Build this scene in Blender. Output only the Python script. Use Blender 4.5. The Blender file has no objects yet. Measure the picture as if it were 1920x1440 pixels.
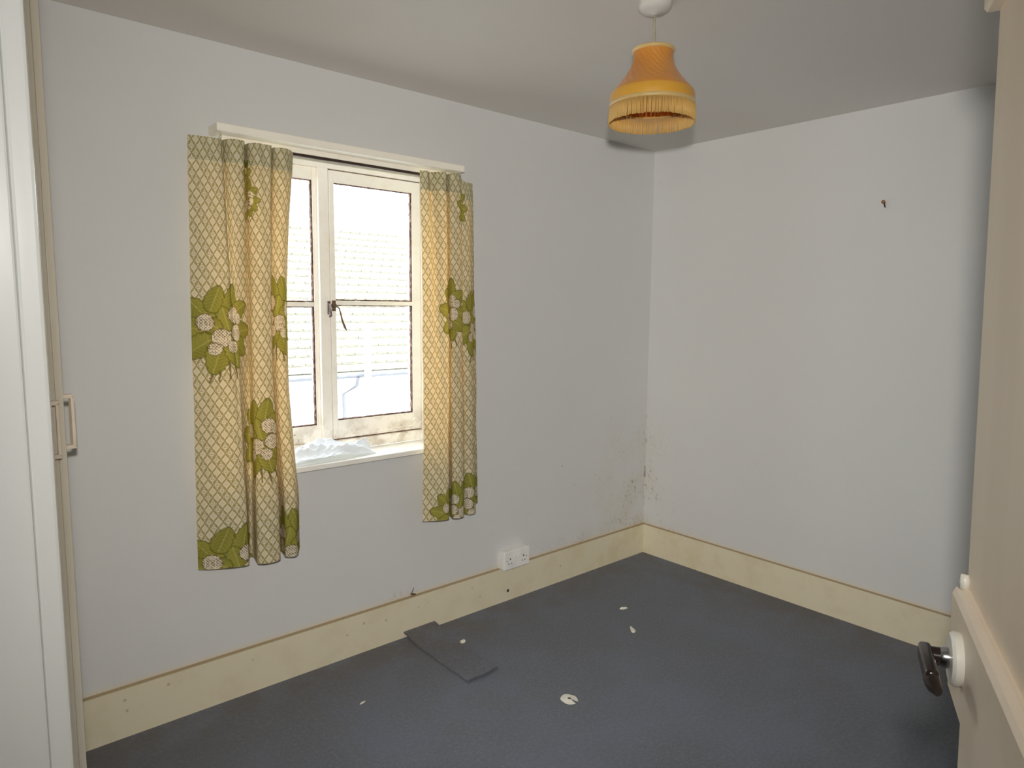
import bpy, bmesh, math, random
import numpy as np
from mathutils import Vector, Matrix

# ------------------------------------------------------------------ camera, world, flash, exposure
SC = bpy.context.scene
COL = SC.collection
CAM = Vector((-3.3243, -2.5662, 1.4944))
YAW, PITCH, ROLL, FPX = 0.7171, 0.1118, 0.0096, 1285.6
fwd = Vector((math.sin(YAW)*math.cos(PITCH), math.cos(YAW)*math.cos(PITCH), -math.sin(PITCH)))
rgt = Vector((math.cos(YAW), -math.sin(YAW), 0))
upv = rgt.cross(fwd)
c_, s_ = math.cos(ROLL), math.sin(ROLL)
rgt, upv = c_*rgt + s_*upv, -s_*rgt + c_*upv
cam_data = bpy.data.cameras.new('camera')
cam_data.sensor_width = 36.0
cam_data.lens = FPX/1920*36.0
cam_data.clip_start = 0.02
cam = bpy.data.objects.new('camera', cam_data)
COL.objects.link(cam)
M = Matrix((rgt, upv, -fwd)).transposed().to_4x4()
M.translation = CAM
cam.matrix_world = M
SC.camera = cam

SC.view_settings.view_transform = 'Standard'
SC.view_settings.look = 'None'
SC.view_settings.gamma = 1.0
SC.view_settings.use_curve_mapping = False
SC.view_settings.exposure = 0.12
SC.cycles.use_denoising = True
SC.cycles.max_bounces = 12
SC.cycles.diffuse_bounces = 8
SC.cycles.transparent_max_bounces = 16
SC.cycles.sample_clamp_indirect = 8.0

world = bpy.data.worlds.new('overcast_sky')
SC.world = world
world.use_nodes = True
bg = world.node_tree.nodes['Background']
bg.inputs['Color'].default_value = (0.86, 0.94, 1.0, 1)
bg.inputs['Strength'].default_value = 9.0

# the camera's own flash, just above and behind the lens
fl = bpy.data.lights.new('camera_flash', 'SPOT')
fl.energy = 20
fl.color = (1.0, 0.965, 0.92)
fl.spot_size = math.radians(125)
fl.spot_blend = 1.0
fl.shadow_soft_size = 0.024
fl.use_nodes = True
_nt = fl.node_tree
_em = [n for n in _nt.nodes if n.type == 'EMISSION'][0]
_fo = _nt.nodes.new('ShaderNodeLightFalloff'); _fo.inputs['Strength'].default_value = 1.0
_m1 = _nt.nodes.new('ShaderNodeMath'); _m1.operation = 'MULTIPLY'; _m1.inputs[1].default_value = 0.8
_m2 = _nt.nodes.new('ShaderNodeMath'); _m2.operation = 'MULTIPLY_ADD'; _m2.inputs[1].default_value = 0.6
_nt.links.new(_fo.outputs['Constant'], _m1.inputs[0]); _nt.links.new(_fo.outputs['Linear'], _m2.inputs[0])
_nt.links.new(_m1.outputs[0], _m2.inputs[2]); _nt.links.new(_m2.outputs[0], _em.inputs['Strength'])
flo = bpy.data.objects.new('camera_flash', fl)
COL.objects.link(flo)
MF = M.copy()
MF.translation = CAM + upv*0.12 - fwd*0.024 + rgt*0.006
flo.matrix_world = MF

# ------------------------------------------------------------------ helpers
PI = math.pi
random.seed(7)

def link(o):
    COL.objects.link(o)
    return o

def obj(name, bm, mat, parent=None, smooth=False, auto=None):
    me = bpy.data.meshes.new(name)
    bm.to_mesh(me)
    bm.free()
    if smooth:
        for p in me.polygons:
            p.use_smooth = True
    o = link(bpy.data.objects.new(name, me))
    for m in (mat if isinstance(mat, (list, tuple)) else [mat]):
        me.materials.append(m)
    if parent:
        o.parent = parent
    if auto is not None:
        bpy.context.view_layer.update()
        try:
            me.set_sharp_from_angle(angle=math.radians(auto))
        except Exception:
            pass
    return o

def tag(o, label, cat, group=None, kind=None):
    o['label'] = label
    o['category'] = cat
    if group: o['group'] = group
    if kind: o['kind'] = kind
    return o

def thing(name, label, cat, loc=(0, 0, 0), rotz=0, group=None, kind=None):
    o = link(bpy.data.objects.new(name, None))
    o.location = loc
    o.rotation_euler = (0, 0, rotz)
    o.empty_display_size = 0.05
    return tag(o, label, cat, group, kind)

def B(): return bmesh.new()

def box(bm, x0, x1, y0, y1, z0, z1, bevel=0.0, seg=2, M4=None):
    g = bmesh.ops.create_cube(bm, size=1.0)
    vs = g['verts']
    for v in vs:
        v.co = Vector(((x0+x1)/2 + v.co.x*(x1-x0), (y0+y1)/2 + v.co.y*(y1-y0), (z0+z1)/2 + v.co.z*(z1-z0)))
    if bevel > 0:
        es = list({e for v in vs for e in v.link_edges})
        r = bmesh.ops.bevel(bm, geom=es, offset=bevel, segments=seg, affect='EDGES', profile=0.5)
        vs = list({v for f in r['faces'] for v in f.verts} | {v for v in vs if v.is_valid})
    if M4 is not None:
        bmesh.ops.transform(bm, matrix=M4, verts=vs)
    return vs

def tube(bm, pts, rad, seg=10, cap=True, flat=(1, 1)):
    pts = [Vector(p) for p in pts]
    n = len(pts)
    if not isinstance(rad, (list, tuple)): rad = [rad]*n
    rings = []
    ref = Vector((0, 0, 1))
    for i, p in enumerate(pts):
        t = (pts[min(i+1, n-1)] - pts[max(i-1, 0)]).normalized()
        if abs(t.dot(ref)) > 0.95: ref = Vector((1, 0, 0)) if abs(t.x) < 0.9 else Vector((0, 1, 0))
        a = t.cross(ref).normalized()
        b = a.cross(t).normalized()
        rings.append([bm.verts.new(p + (a*math.cos(2*PI*k/seg)*flat[0] + b*math.sin(2*PI*k/seg)*flat[1])*rad[i]) for k in range(seg)])
    for i in range(n-1):
        for k in range(seg):
            bm.faces.new((rings[i][k], rings[i][(k+1) % seg], rings[i+1][(k+1) % seg], rings[i+1][k]))
    if cap:
        bm.faces.new(list(reversed(rings[0])))
        bm.faces.new(rings[-1])

def lathe(bm, prof, seg=48, center=(0, 0, 0), M4=None, cap=False):
    rings = []
    vs = []
    for r, z in prof:
        ring = [bm.verts.new((center[0]+r*math.cos(2*PI*k/seg), center[1]+r*math.sin(2*PI*k/seg), center[2]+z)) for k in range(seg)]
        rings.append(ring); vs += ring
    for i in range(len(rings)-1):
        for k in range(seg):
            bm.faces.new((rings[i][k], rings[i][(k+1) % seg], rings[i+1][(k+1) % seg], rings[i+1][k]))
    if cap:
        bm.faces.new(list(reversed(rings[0])))
        bm.faces.new(rings[-1])
    if M4 is not None:
        bmesh.ops.transform(bm, matrix=M4, verts=vs)

def prism(bm, pts2, d0, d1, axis='z', M4=None):
    """extrude a polygon: axis z -> pts (x,y); axis y -> pts (x,z); axis x -> pts (y,z)"""
    def P(a, b, d):
        return {'z': (a, b, d), 'y': (a, d, b), 'x': (d, a, b)}[axis]
    v0 = [bm.verts.new(P(a, b, d0)) for a, b in pts2]
    v1 = [bm.verts.new(P(a, b, d1)) for a, b in pts2]
    n = len(pts2)
    bm.faces.new(v0); bm.faces.new(list(reversed(v1)))
    for i in range(n):
        bm.faces.new((v0[i], v1[i], v1[(i+1) % n], v0[(i+1) % n]))
    bmesh.ops.recalc_face_normals(bm, faces=bm.faces[:])
    if M4 is not None:
        bmesh.ops.transform(bm, matrix=M4, verts=v0+v1)

# ------------------------------------------------------------------ node helpers
class NT:
    def __init__(s, mat):
        s.t = mat.node_tree; s.n = s.t.nodes; s.l = s.t.links
    def new(s, kind, **kw):
        nd = s.n.new(kind)
        for k, v in kw.items(): setattr(nd, k, v)
        return nd
    def put(s, sock, v):
        if isinstance(v, E_): s.l.new(v.s, sock)
        elif hasattr(v, 'is_output'): s.l.new(v, sock)
        else: sock.default_value = v
    def math(s, op, *a, clamp=False):
        nd = s.new('ShaderNodeMath', operation=op, use_clamp=clamp)
        for i, v in enumerate(a): s.put(nd.inputs[i], v)
        return E_(s, nd.outputs[0])
    def mix(s, f, a, b, blend='MIX'):
        nd = s.new('ShaderNodeMix', data_type='RGBA', blend_type=blend)
        s.put(nd.inputs[0], f); s.put(nd.inputs[6], a); s.put(nd.inputs[7], b)
        return nd.outputs[2]
    def step(s, x, a, b):   # smoothstep 0..1 from a to b
        nd = s.new('ShaderNodeMapRange', interpolation_type='SMOOTHSTEP')
        s.put(nd.inputs[0], x); nd.inputs[1].default_value = a; nd.inputs[2].default_value = b
        return E_(s, nd.outputs[0])
    def noise(s, vec, scale, detail=3, rough=0.55, sc=None):
        if sc is not None:
            mp = s.new('ShaderNodeMapping'); s.put(mp.inputs[0], vec); mp.inputs['Scale'].default_value = sc
            vec = mp.outputs[0]
        nd = s.new('ShaderNodeTexNoise'); s.put(nd.inputs['Vector'], vec)
        nd.inputs['Scale'].default_value = scale; nd.inputs['Detail'].default_value = detail
        nd.inputs['Roughness'].default_value = rough
        return E_(s, nd.outputs[0])
    def pos(s):
        return s.new('ShaderNodeNewGeometry').outputs['Position']
    def xyz(s, vec):
        nd = s.new('ShaderNodeSeparateXYZ'); s.put(nd.inputs[0], vec)
        return [E_(s, o) for o in nd.outputs]
    def dist(s, vec, p):
        nd = s.new('ShaderNodeVectorMath', operation='DISTANCE'); s.put(nd.inputs[0], vec); nd.inputs[1].default_value = p
        return E_(s, nd.outputs['Value'])
    def bump(s, h, strength, dist=0.01):
        nd = s.new('ShaderNodeBump'); s.put(nd.inputs['Height'], h)
        nd.inputs['Strength'].default_value = strength; nd.inputs['Distance'].default_value = dist
        return nd.outputs[0]

class E_:
    def __init__(s, nt, sock): s.nt = nt; s.s = sock
    def __add__(s, o): return s.nt.math('ADD', s, o)
    def __sub__(s, o): return s.nt.math('SUBTRACT', s, o)
    def __rsub__(s, o): return s.nt.math('SUBTRACT', o, s)
    def __mul__(s, o): return s.nt.math('MULTIPLY', s, o)
    def __truediv__(s, o): return s.nt.math('DIVIDE', s, o)
    __radd__ = __add__; __rmul__ = __mul__
    def __abs__(s): return s.nt.math('ABSOLUTE', s)

def srgb(r, g, b):
    f = lambda c: (c/255/12.92) if c/255 <= 0.04045 else ((c/255+0.055)/1.055)**2.4
    return (f(r), f(g), f(b), 1)

def mat_new(name, col, rough=0.5, spec=0.5, metal=0.0):
    m = bpy.data.materials.new(name)
    m.use_nodes = True
    b = m.node_tree.nodes['Principled BSDF']
    b.inputs['Base Color'].default_value = col
    b.inputs['Roughness'].default_value = rough
    b.inputs['Specular IOR Level'].default_value = spec
    b.inputs['Metallic'].default_value = metal
    return m, NT(m), b

def speckled(name, col, col2, scale=20, rough=0.45, spec=0.5, bump=0.0, amt=1.0, metal=0.0, sc=None):
    m, t, b = mat_new(name, col, rough, spec, metal)
    P = t.pos()
    n = t.noise(P, scale, 4, 0.6, sc)
    f = t.step(n, 0.42, 0.72)*amt
    t.put(b.inputs['Base Color'], t.mix(f, col, col2))
    if bump: t.put(b.inputs['Normal'], t.bump(n, bump, 0.003))
    return m

# ------------------------------------------------------------------ materials
def wall_material():
    m, t, b = mat_new('painted_wallpaper', srgb(226, 226, 224), 0.75, 0.25)
    P = t.pos(); x, y, z = t.xyz(P)
    base = t.mix(t.noise(P, 1.3, 3), srgb(203, 203, 200), srgb(197, 197, 195))
    big = t.noise(P, 5.0, 5, 0.65)
    fine = t.noise(P, 38, 4, 0.7)
    # damp and mould rising in the far corner
    near_corner = t.step(t.math('MAXIMUM', abs(x), abs(y)*4.0), 0.85, 0.0)
    low = t.step(z, 1.05, 0.25)
    damp = near_corner*low*t.step(big, 0.36, 0.66)
    base = t.mix(damp*0.4, base, srgb(196, 182, 152))
    mould = t.step(t.math('MAXIMUM', abs(x), abs(y)*2), 0.55, 0.02)*t.step(z, 1.0, 0.3)*t.step(fine, 0.54, 0.66)*t.step(big, 0.42, 0.58)
    base = t.mix(mould*0.8, base, srgb(112, 100, 78))
    # dirt along the top of the skirting
    fine2 = t.noise(P, 60, 3, 0.7, (1, 1, 2.2))
    skirt = t.step(z, 0.27, 0.175)*t.math('MAXIMUM', t.step(x, -1.35, -0.9), t.step(abs(x + 1.76), 0.16, 0.03))*t.step(y, -0.5, -0.1)*t.step(fine2, 0.47, 0.68)*t.step(big, 0.42, 0.60)
    base = t.mix(skirt*0.75, base, srgb(120, 104, 76))
    # yellowed band where wall meets the skirting
    base = t.mix(t.step(z, 0.20, 0.178)*0.35, base, srgb(205, 180, 130))
    # sooty crack down the corner
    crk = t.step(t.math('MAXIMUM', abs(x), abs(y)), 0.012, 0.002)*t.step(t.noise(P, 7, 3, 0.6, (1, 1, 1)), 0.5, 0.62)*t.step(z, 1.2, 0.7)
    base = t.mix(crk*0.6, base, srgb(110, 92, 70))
    # a few scuffs
    for p, r in (((-0.72, 0, 0.64), 0.012), ((-0.33, 0, 0.87), 0.010), ((-0.62, 0, 0.52), 0.008), ((0, -0.10, 0.25), 0.009), ((0, -0.045, 2.22), 0.008),
                 ((-1.22, 0, 0.36), 0.006), ((-0.95, 0, 0.42), 0.007), ((-0.45, 0, 0.55), 0.008)):
        mp = t.new('ShaderNodeVectorMath', operation='MULTIPLY'); t.put(mp.inputs[0], P); mp.inputs[1].default_value = (1, 1, 2.5)
        d = t.dist(mp.outputs[0], (p[0], p[1], p[2]*2.5)) + (fine - 0.5)*0.012
        base = t.mix(t.step(d, r, r*0.3)*0.5, base, srgb(120, 112, 98))
    t.put(b.inputs['Base Color'], base)
    h = t.noise(P, 26, 3, 0.5)*0.6 + t.noise(P, 4, 2)*1.2
    t.put(b.inputs['Normal'], t.bump(h, 0.22, 0.006))
    return m

M_wall = wall_material()
M_ceil, t, b = mat_new('ceiling_paint', srgb(216, 211, 205), 0.8, 0.2)
P = t.pos()
t.put(b.inputs['Base Color'], t.mix(t.noise(P, 1.5, 4), srgb(217, 212, 207), srgb(209, 205, 199)))
t.put(b.inputs['Normal'], t.bump(t.noise(P, 8, 3), 0.15, 0.006))

def carpet_material(name, base, dark):
    m, t, b = mat_new(name, base, 0.95, 0.05)
    P = t.pos(); x, y, z = t.xyz(P)
    n1 = t.noise(P, 420, 3, 0.8); n2 = t.noise(P, 75, 4, 0.75); n3 = t.noise(P, 2.2, 4, 0.6)
    c = t.mix(t.step(n1, 0.3, 0.7), dark, base)
    c = t.mix(t.step(n2, 0.42, 0.66)*0.45, c, srgb(128, 130, 136))
    c = t.mix(t.step(n3, 0.42, 0.68)*0.35, c, srgb(114, 120, 138))
    # brown dust gathered along the walls
    edge = t.step(t.math('MINIMUM', abs(x), abs(y)), 0.42, 0.02)*t.step(t.noise(P, 6, 4, 0.65), 0.33, 0.62)
    c = t.mix(edge*0.55, c, srgb(92, 82, 70))
    # faint joins and creases of the pile
    for a0, b0, d0, w in ((0.45, 0.893, -1.66, 0.010), (1, 0.02, -2.32, 0.009)):
        ln = abs(x*a0 + y*b0 - d0)
        c = t.mix(t.step(ln + (n2-0.5)*0.02, w, 0.0)*0.12, c, srgb(126, 128, 138))
    crumbs = t.step(t.noise(P, 95, 1, 0.3), 0.80, 0.84)
    c = t.mix(crumbs*0.5, c, srgb(170, 165, 150))
    t.put(b.inputs['Base Color'], c)
    t.put(b.inputs['Normal'], t.bump(n1*0.6 + n2*0.8, 0.7, 0.006))
    b.inputs['Sheen Weight'].default_value = 0.15
    return m
M_carpet = carpet_material('blue_grey_carpet', srgb(114, 118, 126), srgb(81, 84, 90))
M_offcut = carpet_material('carpet_offcut', srgb(106, 107, 112), srgb(78, 79, 83))

def skirting_material():
    m, t, b = mat_new('cream_gloss_skirting', srgb(222, 212, 180), 0.42, 0.5)
    P = t.pos(); x, y, z = t.xyz(P)
    n = t.noise(P, 9, 4, 0.6); f = t.noise(P, 45, 3, 0.7)
    c = t.mix(t.step(n, 0.45, 0.7)*0.5, srgb(213, 204, 178), srgb(203, 192, 162))
    # yellowed and dirtier at the far corner
    cor = t.step(t.math('MAXIMUM', abs(x), abs(y)), 1.1, 0.0)*t.step(n, 0.38, 0.62)
    c = t.mix(cor*0.35, c, srgb(200, 186, 138))
    # dust lying on the ledge, with the ledge's shade put into its colour
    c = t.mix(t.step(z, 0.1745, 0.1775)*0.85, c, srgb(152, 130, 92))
    c = t.mix(t.step(f, 0.64, 0.74)*t.step(n, 0.5, 0.6)*0.35, c, srgb(150, 130, 90))
    for p, r in (((-2.86, -.02, .135), .008), ((-2.855, -.02, .095), .008), ((-2.72, -.02, .142), .009), ((-2.42, -.02, .13), .006), ((-2.02, -.02, .10), .007),
                 ((-1.94, -.02, .13), .008), ((-1.83, -.02, .11), .009), ((-1.66, -.02, .12), .006), ((-1.61, -.02, .13), .005), ((-1.35, -.02, .13), .006),
                 ((-.74, -.02, .09), .010), ((-.70, -.02, .06), .006), ((-1.3, -.02, .07), .007)):
        d = t.dist(P, p) + (f-0.5)*0.008
        c = t.mix(t.step(d, r, r*0.2)*0.55, c, srgb(134, 116, 78))
    d = t.dist(P, (-1.118, -.02, .052)) + (f-0.5)*0.004
    c = t.mix(t.step(d, .0095, .006), c, srgb(30, 18, 10))      # cable hole
    t.put(b.inputs['Base Color'], c)
    t.put(b.inputs['Normal'], t.bump(n, 0.1, 0.004))
    return m
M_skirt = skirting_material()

def gloss_paint(name, c1, c2, rough=0.3, sc=None, scale=6):
    m, t, b = mat_new(name, c1, rough, 0.5)
    P = t.pos()
    n = t.noise(P, scale, 4, 0.6, sc)
    t.put(b.inputs['Base Color'], t.mix(t.step(n, 0.4, 0.7), c1, c2))
    t.put(b.inputs['Normal'], t.bump(t.noise(P, 30, 3, 0.6, sc), 0.08, 0.003))
    return m
M_jamb = gloss_paint('white_gloss_frame', srgb(232, 234, 231), srgb(226, 229, 226), 0.28, (1, 1, 0.15), 8)
M_door = gloss_paint('pinkish_cream_door_paint', srgb(240, 224, 202), srgb(234, 217, 194), 0.4, (1, 1, 0.12), 7)
M_doorledge = gloss_paint('pinkish_cream_ledge_paint', srgb(242, 227, 206), srgb(236, 219, 196), 0.4)
M_ward = gloss_paint('cream_wardrobe_paint', srgb(222, 214, 196), srgb(214, 205, 186), 0.35, (1, 1, 0.12), 8)
M_wardin = speckled('raw_board_edge', srgb(176, 150, 112), srgb(158, 132, 96), 14, 0.8, 0.2)
M_handle_cream = speckled('cream_plastic', srgb(226, 212, 192), srgb(218, 203, 182), 25, 0.35)

def window_paint():
    m, t, b = mat_new('old_white_window_paint', srgb(242, 236, 224), 0.4, 0.5)
    P = t.pos(); x, y, z = t.xyz(P)
    n = t.noise(P, 12, 5, 0.65); f = t.noise(P, 60, 4, 0.7)
    c = t.mix(t.step(n, 0.45, 0.7), srgb(249, 244, 234), srgb(244, 238, 225))
    low = t.step(z, 1.06, 0.90)*t.step(y, 0.2, 0.18)
    c = t.mix(low*t.step(n, 0.4, 0.66)*0.55, c, srgb(178, 160, 136))
    c = t.mix(low*t.step(f, 0.58, 0.68)*t.step(n, 0.45, 0.6)*0.75, c, srgb(86, 72, 62))
    t.put(b.inputs['Base Color'], c)
    t.put(b.inputs['Normal'], t.bump(n*0.7 + f*0.3, 0.15, 0.004))
    return m
M_win = window_paint()
M_grime = speckled('blackened_putty', srgb(78, 54, 46), srgb(150, 122, 106), 55, 0.8, 0.2)
M_sill = gloss_paint('white_sill_paint', srgb(236, 233, 224), srgb(228, 224, 212), 0.3)
M_pelmet = gloss_paint('cream_pelmet_paint', srgb(240, 234, 220), srgb(234, 227, 211), 0.4)
M_track = speckled('dark_brown_track', srgb(48, 30, 24), srgb(62, 40, 30), 30, 0.5)
M_dark = speckled('dark_bronze', srgb(34, 24, 22), srgb(50, 36, 32), 30, 0.22, 0.6, metal=0.0)
M_rose = speckled('white_plastic', srgb(238, 236, 226), srgb(230, 227, 215), 20, 0.3)
M_chrome = speckled('worn_chrome', srgb(200, 200, 204), srgb(170, 168, 168), 60, 0.2, 0.5, metal=1.0)
M_iron = speckled('dull_iron', srgb(104, 94, 90), srgb(140, 130, 122), 90, 0.4, 0.5, metal=0.7)
M_brass = speckled('tarnished_brass', srgb(120, 98, 78), srgb(96, 76, 60), 70, 0.4, 0.5, metal=0.4)
M_rust = speckled('rusty_nail', srgb(150, 108, 80), srgb(120, 84, 62), 90, 0.7, 0.3)
M_flex = speckled('beige_flex', srgb(186, 178, 158), srgb(172, 164, 142), 40, 0.5)
M_socket = speckled('white_socket_plastic', srgb(226, 224, 220), srgb(218, 215, 208), 18, 0.35)
M_hole = speckled('socket_hole', srgb(26, 24, 24), srgb(34, 30, 30), 30, 0.7)
M_plaster = speckled('cream_plaster_chip', srgb(226, 222, 204), srgb(206, 200, 176), 80, 0.8, 0.2)
M_plate = speckled('cream_plastic_plate', srgb(228, 224, 210), srgb(216, 210, 192), 60, 0.5)

# glass: clear with surface reflection, grimy low in the panes
M_glass = bpy.data.materials.new('window_glass'); M_glass.use_nodes = True
t = NT(M_glass)
for nd in list(t.n):
    if nd.type == 'BSDF_PRINCIPLED': t.n.remove(nd)
out = [n for n in t.n if n.type == 'OUTPUT_MATERIAL'][0]
tr = t.new('ShaderNodeBsdfTransparent'); gl = t.new('ShaderNodeBsdfGlossy'); gl.inputs['Roughness'].default_value = 0.03
lw = t.new('ShaderNodeLayerWeight'); lw.inputs[0].default_value = 0.5
frn = t.math('POWER', E_(t, lw.outputs['Facing']), 5.0)*0.6 + 0.025
ms = t.new('ShaderNodeMixShader'); t.put(ms.inputs[0], frn); t.l.new(tr.outputs[0], ms.inputs[1]); t.l.new(gl.outputs[0], ms.inputs[2])
P = t.pos(); x, y, z = t.xyz(P)
d1 = t.math('MINIMUM', abs(x+1.945), abs(x+1.555)); d1 = t.math('MINIMUM', d1, abs(x+2.035))
edge = t.step(d1, 0.06, 0.0)*t.step(z, 1.25, 0.98)
dirt = t.step(t.noise(P, 70, 4, 0.7), 0.52, 0.70)*edge*0.65 + t.step(z, 1.3, 0.98)*t.step(t.noise(P, 14, 4), 0.3, 0.8)*0.12
df = t.new('ShaderNodeBsdfDiffuse'); df.inputs[0].default_value = srgb(120, 104, 90)
tl2 = t.new('ShaderNodeBsdfTranslucent'); tl2.inputs[0].default_value = srgb(150, 130, 115)
dm = t.new('ShaderNodeMixShader'); dm.inputs[0].default_value = 0.5; t.l.new(df.outputs[0], dm.inputs[1]); t.l.new(tl2.outputs[0], dm.inputs[2])
ms2 = t.new('ShaderNodeMixShader'); t.put(ms2.inputs[0], dirt); t.l.new(ms.outputs[0], ms2.inputs[1]); t.l.new(dm.outputs[0], ms2.inputs[2])
t.l.new(ms2.outputs[0], out.inputs[0])

def cloth_material(name, col_sock_fn, trans, tcol):
    """diffuse + translucent cloth; col_sock_fn(t) gives the front colour socket"""
    m = bpy.data.materials.new(name); m.use_nodes = True
    t = NT(m)
    for nd in list(t.n):
        if nd.type == 'BSDF_PRINCIPLED': t.n.remove(nd)
    out = [n for n in t.n if n.type == 'OUTPUT_MATERIAL'][0]
    c = col_sock_fn(t)
    d = t.new('ShaderNodeBsdfDiffuse'); t.put(d.inputs[0], c)
    tl = t.new('ShaderNodeBsdfTranslucent')
    t.put(tl.inputs[0], t.mix(1.0, c, tcol, 'MULTIPLY'))
    g = t.new('ShaderNodeBsdfSheen') if False else None
    mx = t.new('ShaderNodeMixShader'); mx.inputs[0].default_value = trans
    t.l.new(d.outputs[0], mx.inputs[1]); t.l.new(tl.outputs[0], mx.inputs[2])
    t.l.new(mx.outputs[0], out.inputs[0])
    return m

def curtain_colour(t):
    uvn = t.new('ShaderNodeUVMap'); uvn.uv_map = 'fabric'
    u, v, _ = t.xyz(uvn.outputs[0])
    pw, ph = 0.0268, 0.0450
    # wavy diagonal trellis
    a = u/pw + v/ph; b = u/pw - v/ph
    og = t.math('SINE', (u/pw)*(4*PI))*0.028                 # ogee curve of the trellis
    a = a + og; b = b + og
    tri = lambda e: abs(t.math('FRACT', e + 0.5) - 0.5)
    la = t.step(tri(a), 0.110, 0.05); lb = t.step(tri(b), 0.110, 0.05)
    lat = t.math('MAXIMUM', la, lb)
    ivory = t.mix(t.noise(uvn.outputs[0], 40, 3), srgb(230, 222, 194), srgb(220, 211, 180))
    c = t.mix(lat*0.9, ivory, srgb(150, 142, 80))
    # oval and berry dots in every other lozenge
    fa = t.math('FRACT', a) - 0.5; fb = t.math('FRACT', b) - 0.5
    par = t.math('FLOORED_MODULO', t.math('FLOOR', a), 2.0)
    du = (fa + fb)*(pw/2); dv = (fa - fb)*(ph/2)
    rr = t.math('SQRT', du*du*1.9 + dv*dv)
    ring = t.step(abs(rr - 0.0108), 0.0015, 0.0006)*par
    c = t.mix(ring*0.7, c, srgb(148, 140, 84))
    par2 = t.math('FLOORED_MODULO', t.math('FLOOR', b), 2.0)
    for ox, oy in ((-0.0028, -0.001), (0.0028, -0.001), (0, 0.0038)):
        dd = t.math('SQRT', (du-ox)*(du-ox) + (dv-oy)*(dv-oy))
        c = t.mix(t.step(dd, 0.0021, 0.0012)*(par*0.55+0.2), c, t.mix(par2, srgb(120, 62, 48), srgb(88, 90, 84)))
    # the printed posies
    at = t.new('ShaderNodeVertexColor'); at.layer_name = 'print'
    c = t.mix(E_(t, at.outputs['Alpha']), c, at.outputs['Color'])
    return c

M_curtain = cloth_material('printed_curtain_cotton', curtain_colour, 0.28, (1.0, 0.60, 0.27, 1))
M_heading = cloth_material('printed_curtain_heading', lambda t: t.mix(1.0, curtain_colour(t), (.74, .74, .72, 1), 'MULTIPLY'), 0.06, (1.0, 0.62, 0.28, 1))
M_net = cloth_material('white_net_cloth', lambda t: t.mix(t.noise(t.pos(), 60, 3), srgb(246, 248, 250), srgb(238, 242, 247)), 0.22, (0.95, 0.98, 1, 1))

# ------------------------------------------------------------------ room shell
H = 2.4
XW = -3.256          # room face of left wall
YF = -2.80           # room face of front wall (behind the door)
OX0, OX1, OZ0, OZ1, RD = -2.47, -1.47, 0.838, 2.105, 0.30   # window opening

def structure(name, bm, mat, label, cat):
    return tag(obj(name, bm, mat), label, cat, None, 'structure')

bm = B(); box(bm, -5.0, 0.3, -4.0, 0.3, -0.12, 0.0)
structure('floor', bm, M_carpet, 'worn blue-grey carpet covering the bedroom floor', 'floor')
bm = B(); box(bm, -5.0, 0.3, -4.0, 0.3, H, H+0.12)
structure('ceiling', bm, M_ceil, 'plain off-white painted ceiling of the bedroom', 'ceiling')
bm = B()
box(bm, -3.80, OX0, 0, 0.3, 0, H); box(bm, OX1, 0.3, 0, 0.3, 0, H)
box(bm, OX0, OX1, 0, 0.3, 0, OZ0); box(bm, OX0, OX1, 0, 0.3, OZ1, H)
structure('wall_back', bm, M_wall, 'white papered wall holding the window', 'wall')
bm = B(); box(bm, 0, 0.3, -4.0, 0.0, 0, H)
structure('wall_right', bm, M_wall, 'bare white papered wall to the right with one old nail', 'wall')
bm = B()
DY0, DY1, DZ = -2.700, -1.855, 1.985                        # doorway
WT = 0.14
box(bm, XW-WT, XW, DY1+0.025, -0.935, 0, H)
box(bm, XW-WT, XW, DY0-0.03, DY1+0.025, DZ+0.03, H)
box(bm, XW-WT, XW, -4.0, DY0-0.03, 0, H)
box(bm, -3.80, XW-WT, -1.0, -0.935, 0, H); box(bm, -3.86, -3.80, -1.0, 0.0, 0, H)
structure('wall_left', bm, M_wall, 'white wall on the left with doorway and wardrobe alcove', 'wall')
bm = B(); box(bm, XW, 0.0, YF-0.1, YF, 0, H)
structure('wall_front', bm, M_wall, 'white wall behind the open door', 'wall')
bm = B()  # unseen landing walls, added to keep sky light from entering behind the camera
box(bm, -5.0, -4.9, -4.0, -1.0, 0, H); box(bm, -4.9, XW-WT, -4.0, -3.9, 0, H); box(bm, -4.9, -3.86, -1.0, -0.9, 0, H)
structure('wall_landing_skyblock', bm, M_wall, 'unseen white landing walls added outside the doorway to block sky light', 'wall')

# skirting boards
def skirt_profile():
    return [(0, 0), (-0.020, 0), (-0.020, 0.1765), (-0.0185, 0.178), (0, 0.178)]
bm = B(); prism(bm, skirt_profile(), -3.13, 0.0, 'x')
bmesh.ops.transform(bm, matrix=Matrix.Identity(4), verts=bm.verts[:])
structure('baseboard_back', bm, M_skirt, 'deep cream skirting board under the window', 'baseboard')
bm = B(); prism(bm, [(a, z) for a, z in skirt_profile()], YF, -0.0203, 'y')
structure('baseboard_right', bm, M_skirt, 'deep cream skirting board along the right wall', 'baseboard')

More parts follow.
